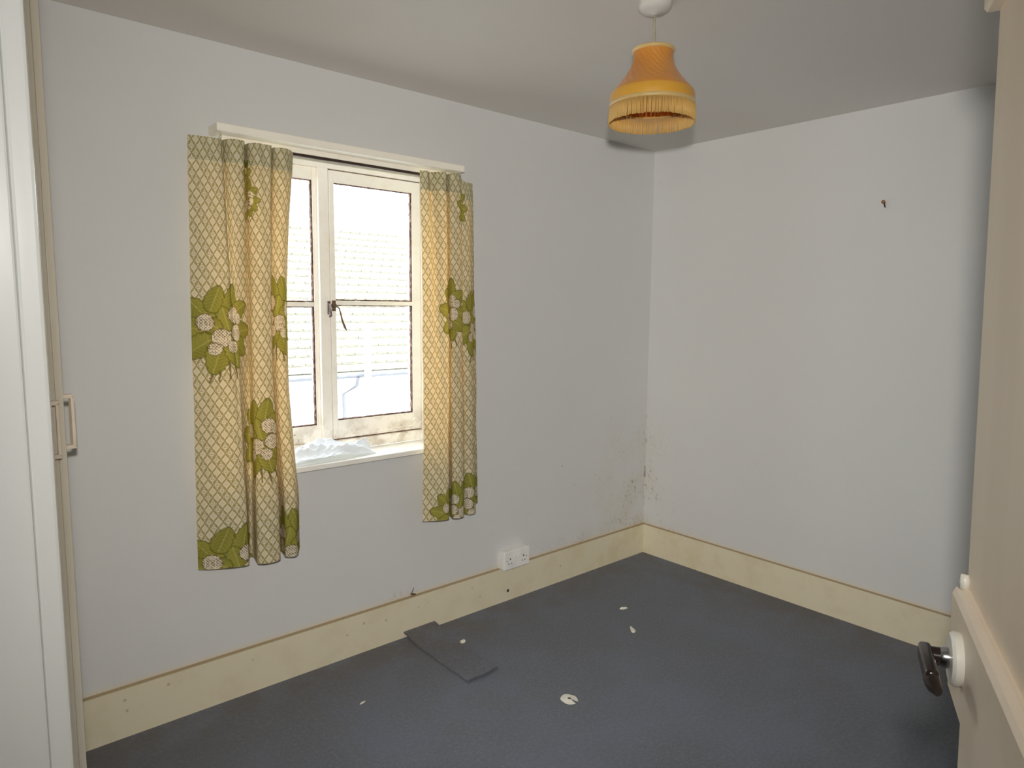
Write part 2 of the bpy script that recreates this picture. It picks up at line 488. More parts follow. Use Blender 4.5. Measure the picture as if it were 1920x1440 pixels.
# door frame around the doorway: lining and architrave
tr1 = thing('trim_1', 'glossy white door frame at the left edge of the photo', 'door frame', (XW, DY1, 0), kind='structure')
def rel(o, p): 
    o.location = -Vector(p) if False else o.location
    return o
def child(name, bm, mat, parent, **k):
    """mesh given in world coordinates, parented to an empty that may be moved/rotated"""
    bpy.context.view_layer.update()
    Mi = parent.matrix_world.inverted()
    bmesh.ops.transform(bm, matrix=Mi, verts=bm.verts[:])
    return obj(name, bm, mat, parent, **k)
bm = B()
box(bm, XW-WT-0.002, XW-0.0005, DY1, DY1+0.0245, 0, DZ+0.025, 0.002)
box(bm, XW-WT-0.002, XW-0.0005, DY0-0.0295, DY0, 0, DZ+0.025, 0.002)
box(bm, XW-WT-0.002, XW-0.0005, DY0, DY1, DZ, DZ+0.0245, 0.002)
child('door_lining', bm, M_jamb, tr1)
bm = B()
box(bm, XW, XW+0.018, DY1+0.003, DY1+0.07, 0, DZ+0.07, 0.003)
box(bm, XW, XW+0.018, YF+0.001, DY0-0.003, 0, DZ+0.07, 0.003)
box(bm, XW, XW+0.018, DY0-0.003, DY1+0.003, DZ+0.003, DZ+0.07, 0.003)
child('architrave', bm, M_jamb, tr1)

# ------------------------------------------------------------------ window
w1 = thing('window_1', 'old white timber casement window with four dirty panes', 'window', (-1.97, 0.18, 0.86), kind='structure')
YG = 0.175
bm = B()
# fixed outer frame, mullion and the fixed light on the left
FY0, FY1 = YG-0.012, YG+0.075
box(bm, -2.469, -2.405, FY0, FY1, 0.862, 2.104, 0.002)           # left jamb
box(bm, -1.515, -1.4705, FY0, FY1, 0.862, 2.104, 0.002)          # right jamb
box(bm, -2.405, -1.515, FY0, FY1, 2.062, 2.104, 0.002)          # head
box(bm, -2.405, -1.515, FY0-0.012, FY1, 0.862, 0.908, 0.003)    # bottom rail
box(bm, -2.022, -1.976, FY0, FY1, 0.908, 2.062, 0.002)          # mullion
child('frame', bm, M_win, w1)
def sash(name, x0, x1, z0, z1, st, yo, bar, par=w1, railb=None, stl=None, strr=None, top=None):
    bm = B()
    stl = stl or st; strr = strr or st; railb = railb or st; top = top or st
    y0, y1 = YG-0.006+yo, YG+0.036+yo
    box(bm, x0, x0+stl, y0, y1, z0, z1, 0.002)
    box(bm, x1-strr, x1, y0, y1, z0, z1, 0.002)
    box(bm, x0+stl, x1-strr, y0, y1, z1-top, z1, 0.002)
    box(bm, x0+stl, x1-strr, y0, y1, z0, z0+railb, 0.002)
    box(bm, x0+stl, x1-strr, y0, y1, bar-0.0095, bar+0.0095, 0.003)
    s = child(name, bm, M_win, par)
    # panes
    for (a, b) in ((z0+railb, bar-0.0095), (bar+0.0095, z1-top)):
        bm = B(); box(bm, x0+stl, x1-strr, y0+0.018, y0+0.021, a, b)
        p = child('pane', bm, M_glass, w1); p.parent = s
        bm = B(); e = 0.0055
        box(bm, x0+stl, x0+stl+e*0.5, y0+0.010, y0+0.018, a, b); box(bm, x1-strr-e, x1-strr, y0+0.004, y0+0.018, a, b)
        box(bm, x0+stl, x1-strr, y0+0.004, y0+0.018, a, a+e); box(bm, x0+stl, x1-strr, y0+0.004, y0+0.018, b-e*0.6, b)
        # nibble the putty so the black line is uneven
        bmesh.ops.subdivide_edges(bm, edges=[ed for ed in bm.edges if ed.calc_length() > 0.1], cuts=40)
        for vv in bm.verts:
            vv.co += Vector((random.uniform(-1, 1), 0, random.uniform(-1, 1)))*0.0014
        g = child('blackened_putty_line', bm, M_grime, w1); g.parent = s
    return s
sash('fixed_sash', -2.405, -2.022, 0.908, 2.062, 0.03, 0.012, 1.497, railb=0.072, strr=0.018, top=0.052)
cs = sash('opening_sash', -1.972, -1.517, 0.9125, 2.058, 0.045, -0.002, 1.505, railb=0.081, stl=0.024, strr=0.045, top=0.050)
# dark gap all round the opening casement
bm = B()
gy0, gy1 = YG-0.0015, YG+0.03
box(bm, -1.976, -1.972, gy0+0.004, gy1, 0.908, 2.062); box(bm, -1.972, -1.517, gy0, gy1, 2.058, 2.062)
box(bm, -1.972, -1.517, gy0-0.004, gy1, 0.908, 0.9125)
child('casement_gap', bm, M_grime, w1)
# fastener on the meeting edge
bm = B()
box(bm, -1.992, -1.978, YG-0.018, YG-0.0125, 1.455, 1.512, 0.002)
tube(bm, [(-1.985, YG-0.018, 1.500), (-1.987, YG-0.032, 1.498), (-1.988, YG-0.036, 1.47), (-1.984, YG-0.030, 1.452), (-1.982, YG-0.018, 1.447)], [0.006, 0.006, 0.005, 0.006, 0.005], 8)
child('catch_plate', bm, M_iron, w1, smooth=False)
bm = B()
box(bm, -1.969, -1.952, YG-0.016, YG-0.0085, 1.470, 1.515, 0.002)
tube(bm, [(-1.965, YG-0.016, 1.492), (-1.965, YG-0.036, 1.492)], 0.008, 10)
tube(bm, [(-1.975, YG-0.033, 1.493), (-1.955, YG-0.035, 1.488), (-1.947, YG-0.036, 1.480), (-1.941, YG-0.036, 1.455), (-1.932, YG-0.034, 1.425), (-1.921, YG-0.032, 1.400), (-1.913, YG-0.032, 1.387)],
     [0.006, 0.006, 0.0045, 0.0045, 0.007, 0.0085, 0.004], 10, True, (1, 0.6))
h = child('window_fastener', bm, M_brass, w1, smooth=True); h['label'] = 'tarnished metal lever fastener'
# casement stay lying along the bottom rail, curled end
bm = B()
pts = [(-1.90 + i*0.03, YG-0.022, 0.921 + 0.0012*i) for i in range(10)]
for k in range(15):
    a = -PI/2 + k/14*1.55*PI
    r = 0.019*(1 - 0.45*k/14)
    pts.append((-1.588 + 0.03 + r*math.cos(a), YG-0.022, 0.954 + r*math.sin(a)))
tube(bm, pts, 0.0042, 8)
h = child('casement_stay', bm, M_win, w1, smooth=True); h['label'] = 'white painted casement stay with curled end'

# sill board
bm = B(); box(bm, -2.468, -1.472, -0.0004, FY0-0.002, 0.838, 0.8605, 0.004, 3)
box(bm, -2.50, -1.44, -0.034, -0.0005, 0.838, 0.8605, 0.004, 3)
sl = structure('trim_2', bm, M_sill, 'white painted window sill board below the casement', 'window sill')

# ------------------------------------------------------------------ pelmet with curtain track
pel = thing('curtain_pelmet', 'narrow cream wooden pelmet board fixed above the window', 'pelmet', (-1.98, 0, 2.08))
bm = B(); box(bm, -2.505, -1.455, -0.095, -0.0005, 2.080, 2.108, 0.004, 3)
child('pelmet_board', bm, M_pelmet, pel)
bm = B(); box(bm, -2.47, -1.46, -0.036, -0.018, 2.0605, 2.0805, 0.001)
child('batten', bm, M_pelmet, pel)
bm = B(); box(bm, -2.46, -1.47, -0.034, -0.022, 2.050, 2.0605, 0.002)
h = child('curtain_track', bm, M_track, pel); h['label'] = 'dark brown curtain track'

# ------------------------------------------------------------------ curtains
def catmull(P, n):
    P = np.array(P, float); m = len(P)
    tt = np.linspace(0, m-1, n); i = np.clip(tt.astype(int), 0, m-2); f = (tt-i)[:, None]
    p0 = P[np.maximum(i-1, 0)]; p1 = P[i]; p2 = P[i+1]; p3 = P[np.minimum(i+2, m-1)]
    return 0.5*((2*p1) + (-p0+p2)*f + (2*p0-5*p1+4*p2-p3)*f**2 + (-p0+3*p1-3*p2+p3)*f**3)

def sm(x, a, b):
    x = np.clip((x-a)/(b-a), 0, 1); return x*x*(3-2*x)

def posy_print(U, V, centers, seed=3):
    """olive leaves and cream hydrangea heads: returns rgb, alpha on the cloth"""
    rgb = np.zeros(U.shape+(3,)); al = np.zeros(U.shape)
    leafA = np.array(srgb(154, 152, 70)[:3]); leafB = np.array(srgb(118, 118, 48)[:3]); leafC = np.array(srgb(180, 178, 104)[:3])
    flA = np.array(srgb(232, 226, 204)[:3]); flB = np.array(srgb(128, 112, 80)[:3]); stem = np.array(srgb(110, 98, 52)[:3])
    leaves = [(-.058, .050, .046, .030, 2.3), (-.020, .082, .040, .026, 1.2), (.028, .078, .048, .028, 1.35), (.062, .052, .044, .028, .5),
              (-.074, .004, .050, .033, 2.9), (.070, -.004, .046, .030, .1), (-.064, -.046, .050, .032, 3.7), (-.018, -.074, .050, .032, 4.4),
              (.030, -.062, .046, .030, 5.0), (.064, -.044, .040, .027, 5.6), (.006, .030, .036, .024, 1.8), (-.034, .016, .036, .022, 2.6)]
    heads = [(-.046, .020, .024), (.036, .040, .024), (-.006, -.022, .026), (.044, -.008, .024), (-.024, -.052, .018), (.058, .030, .017), (.026, -.046, .018)]
    twigs = [(-.01, -.095, -1.75), (.01, -.09, -1.55), (.028, -.09, -1.35), (-.026, -.10, -1.9), (.044, -.082, -1.2)]
    for cu, cv, sc, flip in centers:
        lu = (U-cu)/sc*flip; lv = (V-cv)/sc
        if not ((abs(lu) < .16) & (abs(lv) < .16)).any(): continue
        for (tx, ty, ta) in twigs:
            dx, dy = math.cos(ta), math.sin(ta)
            s = (lu-tx)*dx+(lv-ty)*dy; n = (lu-tx)*-dy+(lv-ty)*dx
            m = ((s > -.03) & (s < .045) & (abs(n) < .0016*1.6)).astype(float)*.85
            rgb = rgb*(1-m[..., None])+stem*m[..., None]; al = np.maximum(al*(1-m)+m, al)
        for k, (lx, ly, a, b, ang) in enumerate(leaves):
            ca, sa = math.cos(ang), math.sin(ang)
            p = (lu-lx)*ca+(lv-ly)*sa; q = -(lu-lx)*sa+(lv-ly)*ca
            w = b*(1-.28*(p/a))                                   # broader base, pointed tip
            wav = 1+.06*np.sin(p*420)
            d = np.sqrt((p/a)**2+(q/np.maximum(w, .004)*wav)**2)
            m = sm(d, 1.03, .95)
            vein = np.abs(q) < .0012
            side = (np.abs(np.sin((p+np.abs(q)*.8)*300)) > .93) & (np.abs(q) > .002)
            shade = np.clip(.5+.5*np.sin(q/b*3+k), 0, 1)[..., None]
            col = leafA*(1-shade*.45)+leafB*shade*.45
            col = np.where(vein[..., None], leafC, col); col = np.where(side[..., None], col*.6+leafC*.4, col)
            rim = (d > .90)[..., None]; col = np.where(rim, leafB*.9, col)
            rgb = rgb*(1-m[..., None])+col*m[..., None]; al = al*(1-m)+m
        for k, (hx, hy, r) in enumerate(heads):
            d = np.sqrt((lu-hx)**2+(lv-hy)**2)/r
            ang = np.arctan2(lv-hy, lu-hx)
            m = sm(d*(1+.06*np.sin(ang*9+k)), 1.04, .96)
            dots = (np.sin((lu-hx)*800+k)*np.sin((lv-hy)*800+k*2) > .25) | (np.sin((lu+lv)*900)*np.sin((lu-lv)*760) > .82)
            col = np.where(dots[..., None], flB, flA)
            col = np.where((d > .92)[..., None], flB*.8, col)
            rgb = rgb*(1-m[..., None])+col*m[..., None]; al = al*(1-m)+m
    return rgb, al

def curtain(name, label, top, bot, ztop, zbot, posies, inner_shift, step_top=None, foldseed=1):
    NU, NV = 340, 560
    Tp = catmull(top, NU); Bp = catmull(bot, NU)
    seg = 0.5*(np.hypot(*np.diff(Bp, axis=0).T)+np.hypot(*np.diff(Tp, axis=0).T)); s = np.concatenate([[0], np.cumsum(seg)])
    ctl = np.linspace(0, len(top)-1, NU)
    posies = [(float(np.interp(p[0], ctl, s)),)+tuple(p[1:]) for p in posies]     # posies given by fold number
    sn = s/s[-1]
    k = np.linspace(0, 1, NV)                                  # 0 top .. 1 bottom
    X = np.zeros((NV, NU)); Y = np.zeros((NV, NU)); Z = np.zeros((NV, NU))
    zt = ztop(sn) if callable(ztop) else np.full(NU, ztop)
    zb = zbot(sn) if callable(zbot) else np.full(NU, zbot)
    rng = np.random.RandomState(foldseed)
    ph = rng.uniform(0, 6.28, 6)
    for j, kk in enumerate(k):
        f = kk**0.8
        pt = Tp*(1-f)+Bp*f
        X[j] = pt[:, 0] + inner_shift(kk, sn)
        Y[j] = pt[:, 1] + 0.0035*np.sin(6.28*kk*2.1+ph[0]+sn*9)*np.sin(PI*kk) + 0.002*np.sin(6.28*kk*5+ph[1]+sn*17)*np.sin(PI*kk)
        Z[j] = zt*(1-kk)+zb*kk
    Y = np.minimum(Y, -0.040)
    U = np.broadcast_to(s, (NV, NU)).copy(); V = Z.copy()
    rgb, al = posy_print(U, V, posies)
    root = thing(name, label, 'curtain', (float(X.mean()), float(Y.mean()), float(Z.max())), group='printed window curtains')
    jh = int(NV*0.052)
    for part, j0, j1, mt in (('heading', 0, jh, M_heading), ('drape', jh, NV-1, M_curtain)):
        nv = j1-j0+1
        co = np.stack([X[j0:j1+1], Y[j0:j1+1], Z[j0:j1+1]], -1).reshape(-1, 3) - np.array(root.location)
        idx = np.arange(nv*NU).reshape(nv, NU)
        fc = np.stack([idx[:-1, :-1], idx[1:, :-1], idx[1:, 1:], idx[:-1, 1:]], -1).reshape(-1, 4)
        me = bpy.data.meshes.new(part)
        me.from_pydata(co.tolist(), [], fc.tolist())
        lv = np.zeros(len(me.loops), dtype=np.int32); me.loops.foreach_get('vertex_index', lv)
        uv = me.uv_layers.new(name='fabric')
        uvs = np.stack([U[j0:j1+1], V[j0:j1+1]], -1).reshape(-1, 2)[lv]
        uv.data.foreach_set('uv', uvs.astype(np.float32).ravel())
        ca = me.color_attributes.new(name='print', type='FLOAT_COLOR', domain='POINT')
        cc = np.concatenate([rgb[j0:j1+1], al[j0:j1+1][..., None]], -1).reshape(-1, 4)
        ca.data.foreach_set('color', cc.astype(np.float32).ravel())
        me.polygons.foreach_set('use_smooth', np.ones(len(me.polygons), dtype=bool))
        me.materials.append(mt); me.update()
        o = link(bpy.data.objects.new(part, me)); o.parent = root
    return root, s[-1]

LT = [(-2.588, -.050), (-2.55, -.062), (-2.512, -.070), (-2.486, -.068), (-2.476, -.050), (-2.474, -.072), (-2.460, -.098), (-2.428, -.104), (-2.412, -.090), (-2.402, -.048), (-2.396, -.044),
      (-2.394, -.082), (-2.374, -.108), (-2.348, -.104), (-2.330, -.108), (-2.318, -.096), (-2.310, -.054), (-2.306, -.054), (-2.304, -.088), (-2.275, -.104), (-2.248, -.090), (-2.222, -.056)]
LB = [(-2.612, -.048), (-2.575, -.076), (-2.52, -.102), (-2.482, -.114), (-2.462, -.116), (-2.450, -.106), (-2.440, -.075), (-2.428, -.046), (-2.416, -.041), (-2.416, -.066), (-2.423, -.100),
      (-2.424, -.130), (-2.392, -.146), (-2.354, -.142), (-2.338, -.118), (-2.330, -.075), (-2.318, -.042), (-2.309, -.050), (-2.314, -.088), (-2.318, -.124), (-2.282, -.136), (-2.238, -.062)]
def lshift(k, sn): return -(0.034*math.sin(PI*min(1, k*1.15))**1.2)*sm(sn, .45, 1.0)
curtain('curtain', 'left-hand curtain, green trellis print with posies, beside the wardrobe', LT, LB, lambda s: 2.060-0.006*s, lambda s: 0.548+0.0*s,
        [(2.3, 1.405, 1.3, 1), (2.3, .545, 1.3, 1), (11.2, 1.01, 1.2, 1), (9.3, 1.955, .5, -1), (10.4, 1.86, .55, 1), (19.2, 1.455, 1.2, -1), (19.4, .590, 1.2, -1)], lshift)
RT = [(-1.668, -.060), (-1.640, -.076), (-1.614, -.056), (-1.594, -.098), (-1.562, -.102), (-1.546, -.072), (-1.534, -.045), (-1.530, -.046), (-1.536, -.076), (-1.536, -.100), (-1.510, -.108),
      (-1.486, -.104), (-1.472, -.088), (-1.464, -.060), (-1.456, -.043), (-1.449, -.042), (-1.442, -.046), (-1.428, -.050), (-1.41, -.050), (-1.39, -.048), (-1.373, -.042)]
RB = [(-1.672, -.075), (-1.635, -.098), (-1.595, -.118), (-1.566, -.122), (-1.552, -.108), (-1.540, -.070), (-1.528, -.044), (-1.522, -.050), (-1.530, -.088), (-1.540, -.122), (-1.518, -.138),
      (-1.490, -.134), (-1.475, -.114), (-1.464, -.072), (-1.454, -.044), (-1.448, -.058), (-1.458, -.105), (-1.438, -.128), (-1.406, -.118), (-1.380, -.074), (-1.338, -.046)]
curtain('curtain', 'right-hand curtain, green trellis print, hanging nearer the far corner', RT, RB, lambda s: 2.064-0.016*sm(s, .78, .86), lambda s: 0.542+0.018*sm(s, .86, .95),
        [(7.5, 1.47, 1.2, 1), (18.8, 1.420, 1.25, 1), (4.2, .575, 1.0, 1), (10.6, .590, 1.0, -1), (18.2, .600, 1.1, -1), (13.4, 1.93, .8, 1)], lambda k, sn: 0.010*math.sin(PI*k)*sm(sn, .5, 0), foldseed=5)

# ------------------------------------------------------------------ net cloth on the sill
NX, NY = 130, 50
me_v = []; me_f = []
rng = np.random.RandomState(4)
uu = np.linspace(0, 1, NX); vv = np.linspace(0, 1, NY)
for j, v in enumerate(vv):
    for i, u in enumerate(uu):
        x = -2.30 + 0.455*u + 0.012*math.sin(v*7+u*3)
        lo, hi = -0.020+0.030*u**2, 0.085 + 0.055*math.sin(u*PI*1.1+.5)**2
        y = lo + (hi-lo)*v
        env = math.sin(PI*min(1, max(0, u*1.02)))**0.35*math.sin(PI*(0.06+0.88*v))**0.6
        hgt = 0.016 + 0.030*(0.5+0.5*math.sin(v*15+u*5+0.7*math.sin(u*9))) + 0.012*(0.5+0.5*math.sin(u*13-v*6))
        hgt += 0.028*math.exp(-((u-.52)/.16)**2-((v-.85)/.22)**2) + 0.036*math.exp(-((u-.92)/.09)**2-((v-.5)/.3)**2)
        hgt += 0.012*abs(math.sin(v*19+u*11+1.5*math.sin(u*6)))**2 + 0.008*abs(math.sin(u*31-v*17))**3
        hgt *= 0.55 + 0.45*sm(np.array(u), .05, .35)
        me_v.append((x, y, 0.8615 + max(0.0006, hgt*env)))
for j in range(NY-1):
    for i in range(NX-1):
        a = j*NX+i; me_f.append((a, a+1, a+NX+1, a+NX))
me = bpy.data.meshes.new('net_cloth'); me.from_pydata(me_v, [], me_f)
me.polygons.foreach_set('use_smooth', np.ones(len(me.polygons), dtype=bool)); me.materials.append(M_net)
o = link(bpy.data.objects.new('net_cloth', me))
tag(o, 'crumpled white net cloth lying on the window sill', 'cloth')

# ------------------------------------------------------------------ pendant lamp
LX, LY = -1.592, -1.212
lamp = thing('pendant_lamp', 'pendant lamp with fringed gold satin shade hanging from the ceiling', 'lamp', (LX, LY, H))
bm = B(); lathe(bm, [(0.0, 0), (0.050, 0), (0.050, -0.010), (0.046, -0.018), (0.034, -0.026), (0.012, -0.030), (0.006, -0.034), (0.0, -0.034)], 40, (LX, LY, H-0.0005))
bmesh.ops.recalc_face_normals(bm, faces=bm.faces[:])
child('ceiling_rose', bm, M_ceil, lamp, smooth=True, auto=40)
bm = B(); tube(bm, [(LX, LY, 2.368), (LX+0.001, LY, 2.31), (LX, LY, 2.225)], 0.0035, 8)
child('flex', bm, M_flex, lamp, smooth=True)
bm = B(); lathe(bm, [(0.0, 0.034), (0.008, 0.034), (0.014, 0.026), (0.018, 0.0), (0.018, -0.035), (0.014, -0.036), (0.0, -0.036)], 24, (LX, LY, 2.215))
bmesh.ops.recalc_face_normals(bm, faces=bm.faces[:])
child('bulb_holder', bm, M_rose, lamp, smooth=True, auto=40)

def satin(name, c1, c2, trans=0.25, swirl=False):
    m = bpy.data.materials.new(name); m.use_nodes = True
    t = NT(m); b = t.n['Principled BSDF']; out = [n for n in t.n if n.type == 'OUTPUT_MATERIAL'][0]
    n = t.noise(t.pos(), 30, 4, 0.6)
    c = t.mix(n, c1, c2)
    t.put(b.inputs['Base Color'], c); b.inputs['Roughness'].default_value = 0.42
    b.inputs['Sheen Weight'].default_value = 0.25
    tl = t.new('ShaderNodeBsdfTranslucent'); t.put(tl.inputs[0], c)
    mx = t.new('ShaderNodeMixShader'); mx.inputs[0].default_value = trans
    t.l.new(b.outputs[0], mx.inputs[1]); t.l.new(tl.outputs[0], mx.inputs[2]); t.l.new(mx.outputs[0], out.inputs[0])
    return m
M_satin = satin('gold_satin', srgb(236, 168, 70), srgb(222, 148, 62))
M_band = satin('yellow_satin_band', srgb(240, 188, 72), srgb(232, 174, 58))
M_fringe = satin('pale_gold_fringe', srgb(244, 206, 124), srgb(232, 188, 98), 0.3)
M_braid = satin('beige_gold_braid', srgb(222, 192, 128), srgb(204, 172, 106), 0.05)
M_shade_in = satin('orange_shade_lining', srgb(226, 140, 40), srgb(214, 124, 34), 0.35)

def shade_r(k):          # k 0 top .. 1 bottom of the flare
    P = [(0, .0595), (.12, .0575), (.30, .0600), (.50, .072), (.72, .0925), (.88, .110), (1.0, .1235)]
    return float(np.interp(k, [p[0] for p in P], [p[1] for p in P]))
ZT, ZF, ZBAND, ZB = 2.262, 2.140, 2.107, 2.052
prof_k = np.linspace(0, 1, 40)
radii = np.array([shade_r(k) for k in prof_k]); radii = np.convolve(np.pad(radii, 4, 'edge'), np.ones(9)/9, 'valid')
bm = B()
SEG = 240; rings = []
for k, r in zip(prof_k, radii):
    ring = []
    for i in range(SEG):
        a = 2*PI*i/SEG
        sw = a - 1.5*k                      # pleats twist round the shade
        amp = 0.0017*math.sin(PI*min(1, k*1.05+.02))
        # pulled-out swag of pleats on one side
        side = math.exp(-((((a - 3.05 + PI) % (2*PI)) - PI)/0.75)**2)
        d = amp*(0.3+1.9*side)*math.sin(sw*26)
        rr = r + d
        ring.append(bm.verts.new((LX+rr*math.cos(a), LY+rr*math.sin(a), ZT+(ZF-ZT)*k)))
    rings.append(ring)
for i in range(len(rings)-1):
    for k in range(SEG):
        bm.faces.new((rings[i][k], rings[i+1][k], rings[i+1][(k+1) % SEG], rings[i][(k+1) % SEG]))
shade = child('lampshade', bm, M_satin, lamp, smooth=True)
def sub(name, bm, mat, **k):
    o = child(name, bm, mat, lamp, **k); o.parent = shade; return o
bm = B(); lathe(bm, [(.1235, ZF), (.1265, ZF-.008), (.1268, ZF-.020), (.1250, ZBAND)], 96, (LX, LY, 0)); sub('satin_band', bm, M_band, smooth=True)
bm = B(); lathe(bm, [(.0600, 0), (.0635, .002), (.0650, .006), (.0635, .010), (.0600, .012), (.0575, .006), (.0600, 0)], 72, (LX, LY, ZT-.006)); sub('top_braid', bm, M_braid, smooth=True)
bm = B()
lathe(bm, [(.1255, 0), (.1285, .002), (.1290, .007), (.1285, .012), (.1250, .014)], 120, (LX, LY, ZBAND-.010))
sub('braid', bm, M_braid, smooth=True)
bm = B()
NF = 300
for i in range(NF):
    a = 2*PI*i/NF + random.uniform(-.004, .004)
    r0 = .1275; r1 = .1285 + random.uniform(-.0012, .0015); zb = ZB + random.uniform(-.0015, .0015)
    a1 = a + random.uniform(-.012, .012)
    tube(bm, [(LX+r0*math.cos(a), LY+r0*math.sin(a), ZBAND-.006), (LX+(r0+.0012)*math.cos((a+a1)/2), LY+(r0+.0012)*math.sin((a+a1)/2), (ZBAND+zb)/2), (LX+r1*math.cos(a1), LY+r1*math.sin(a1), zb)],
         [.0011, .0014, .0017], 5)
fr_ = sub('fringe', bm, M_fringe, smooth=True); fr_['kind'] = 'stuff'
bm = B(); lathe(bm, [(.055, ZT-.004), (.056, ZT-.04), (.068, ZT-.065), (.094, ZT-.095), (.119, ZF), (.122, ZF-.02), (.122, ZBAND-.004)], 72, (LX, LY, 0)); sub('lining', bm, M_shade_in, smooth=True)

# ------------------------------------------------------------------ double socket
so = thing('double_socket', 'white double electrical socket box on the cream skirting', 'socket', (-1.09, 0, 0.18))
bm = B(); box(bm, -1.168, -1.002, -0.040, -0.0205, 0.1785, 0.268, 0.003); box(bm, -1.168, -1.002, -0.0215, -0.0005, 0.1785, 0.268, 0.0)
child('back_box', bm, M_socket, so)
bm = B(); box(bm, -1.171, -0.999, -0.050, -0.040, 0.176, 0.271, 0.004, 3)
fp = child('faceplate', bm, M_socket, so)
def spart(name, bm, mat):
    o = child(name, bm, mat, so); o.parent = fp; return o
for sx in (-1.130, -1.040):
    bm = B()
    box(bm, sx-.003, sx+.003, -0.0506, -0.0496, 0.226, 0.235); box(bm, sx-.0125, sx-.0065, -0.0506, -0.0496, 0.204, 0.2085); box(bm, sx+.0065, sx+.0125, -0.0506, -0.0496, 0.204, 0.2085)
    spart('pin_holes', bm, M_hole)
for sx in (-1.098, -1.072):
    bm = B(); box(bm, sx-.008, sx+.008, -0.0535, -0.0495, 0.232, 0.252, 0.0015); s_o = spart('switch', bm, M_socket)
for sx in (-1.150, -1.020):
    bm = B(); lathe(bm, [(0.0, 0), (.003, 0), (.003, .0006), (0, .0008)], 12, M4=Matrix.Translation((sx, -0.0498, 0.222)) @ Matrix.Rotation(PI/2, 4, 'X')); spart('screw', bm, M_chrome)

# ------------------------------------------------------------------ nail in the right wall
nl = thing('wall_nail', 'old rusty nail sticking out high on the right wall', 'nail', (0, -1.288, 1.974))
bm = B()
tube(bm, [(0.004, -1.288, 1.974), (-0.022, -1.288, 1.977)], 0.0028, 8); tube(bm, [(-0.020, -1.288, 1.977), (-0.024, -1.288, 1.9775)], 0.0085, 12)
child('nail_shank', bm, M_rust, nl, smooth=False)
bm = B(); tube(bm, [(-0.010, -1.288, 1.973), (-0.009, -1.290, 1.962), (-0.006, -1.292, 1.952)], [.003, .0035, .002], 8)
h = child('wire_end', bm, M_dark, nl); h['label'] = 'dark scrap of picture wire'

# bent clip above skirting
bm = B()
tube(bm, [(-1.690, -0.006, 0.185), (-1.691, -0.012, 0.194), (-1.684, -0.014, 0.212), (-1.681, -0.012, 0.219)], [.0022, .0022, .0018, .0012], 7)
tube(bm, [(-1.692, -0.004, 0.188), (-1.684, -0.013, 0.188), (-1.672, -0.015, 0.185)], [.004, .005, .003], 8)
o = obj('cable_clip', bm, M_brass)
tag(o, 'tiny bent metal cable clip on the skirting ledge under the window', 'clip')

# ------------------------------------------------------------------ carpet offcut
bm = B()
GX, GY = 24, 60
def off_z(u, v):   # v=0 at wall
    z = 0.0045 + 0.020*math.exp(-(v/.16)**2) + 0.002*math.sin(v*7+u*2) * (1-math.exp(-(v/.2)**2))
    z += 0.006*math.exp(-((v-1)/.1)**2)*u
    return z
top = []; bot = []
for j in range(GY+1):
    rt = []; rb = []
    for i in range(GX+1):
        u = i/GX; v = j/GY
        xl = -1.742 - 0.006*v; xr = -1.575 - 0.018*v
        x = xl+(xr-xl)*u + 0.0012*math.sin(v*31)*(1 if i in (0, GX) else 0)
        y = -0.024 - 0.486*v + 0.004*math.sin(u*9)*(v > .97)
        z = off_z(u, v)
        rt.append(bm.verts.new((x, y, z+0.006))); rb.append(bm.verts.new((x, y, max(0.0003, z-0.003))))
    top.append(rt); bot.append(rb)
for j in range(GY):
    for i in range(GX):
        bm.faces.new((top[j][i], top[j+1][i], top[j+1][i+1], top[j][i+1])); bm.faces.new((bot[j][i], bot[j][i+1], bot[j+1][i+1], bot[j+1][i]))
for j in range(GY):
    bm.faces.new((top[j][0], bot[j][0], bot[j+1][0], top[j+1][0])); bm.faces.new((top[j][GX], top[j+1][GX], bot[j+1][GX], bot[j][GX]))
for i in range(GX):
    bm.faces.new((top[0][i], top[0][i+1], bot[0][i+1], bot[0][i])); bm.faces.new((top[GY][i], bot[GY][i], bot[GY][i+1], top[GY][i+1]))
bmesh.ops.recalc_face_normals(bm, faces=bm.faces[:])
o = obj('carpet_offcut', bm, M_offcut, smooth=True, auto=50)
tag(o, 'loose strip of blue-grey carpet lying against the skirting', 'carpet offcut')

# ------------------------------------------------------------------ litter on the carpet
def chip(x, y, outline, h, rot, label, z0=0.0005, mat=M_plaster, name='plaster_chip', cat='chip', group=None):
    bm = B()
    c, s = math.cos(rot), math.sin(rot)
    pts = [(c*a-s*b, s*a+c*b) for a, b in outline]
    n = len(pts)
    lo = [bm.verts.new((p[0], p[1], 0)) for p in pts]
    hi = [bm.verts.new((p[0]*.82, p[1]*.82, h*(.75+.25*math.sin(i*2.3)))) for i, p in enumerate(pts)]
    ct = bm.verts.new((sum(p[0] for p in pts)/n, sum(p[1] for p in pts)/n, h*1.25))
    for i in range(n):
        bm.faces.new((lo[i], lo[(i+1) % n], hi[(i+1) % n], hi[i])); bm.faces.new((hi[i], hi[(i+1) % n], ct))
    bm.faces.new(list(reversed(lo)))
    bmesh.ops.recalc_face_normals(bm, faces=bm.faces[:])
    o = obj(name, bm, mat); o.location = (x, y, z0)
    return tag(o, label, cat, group)
blob = lambda a, b, n=11, j=.22, sd=0: [((a*(1+random.Random(sd*31+i).uniform(-j, j)))*math.cos(2*PI*i/n), (b*(1+random.Random(sd*57+i).uniform(-j, j)))*math.sin(2*PI*i/n)) for i in range(n)]
G = 'plaster chips on the carpet'
chip(-1.557, -0.222, blob(.018, .012, sd=1), .007, .4, 'pale plaster chip lying just beside the carpet strip', group=G)
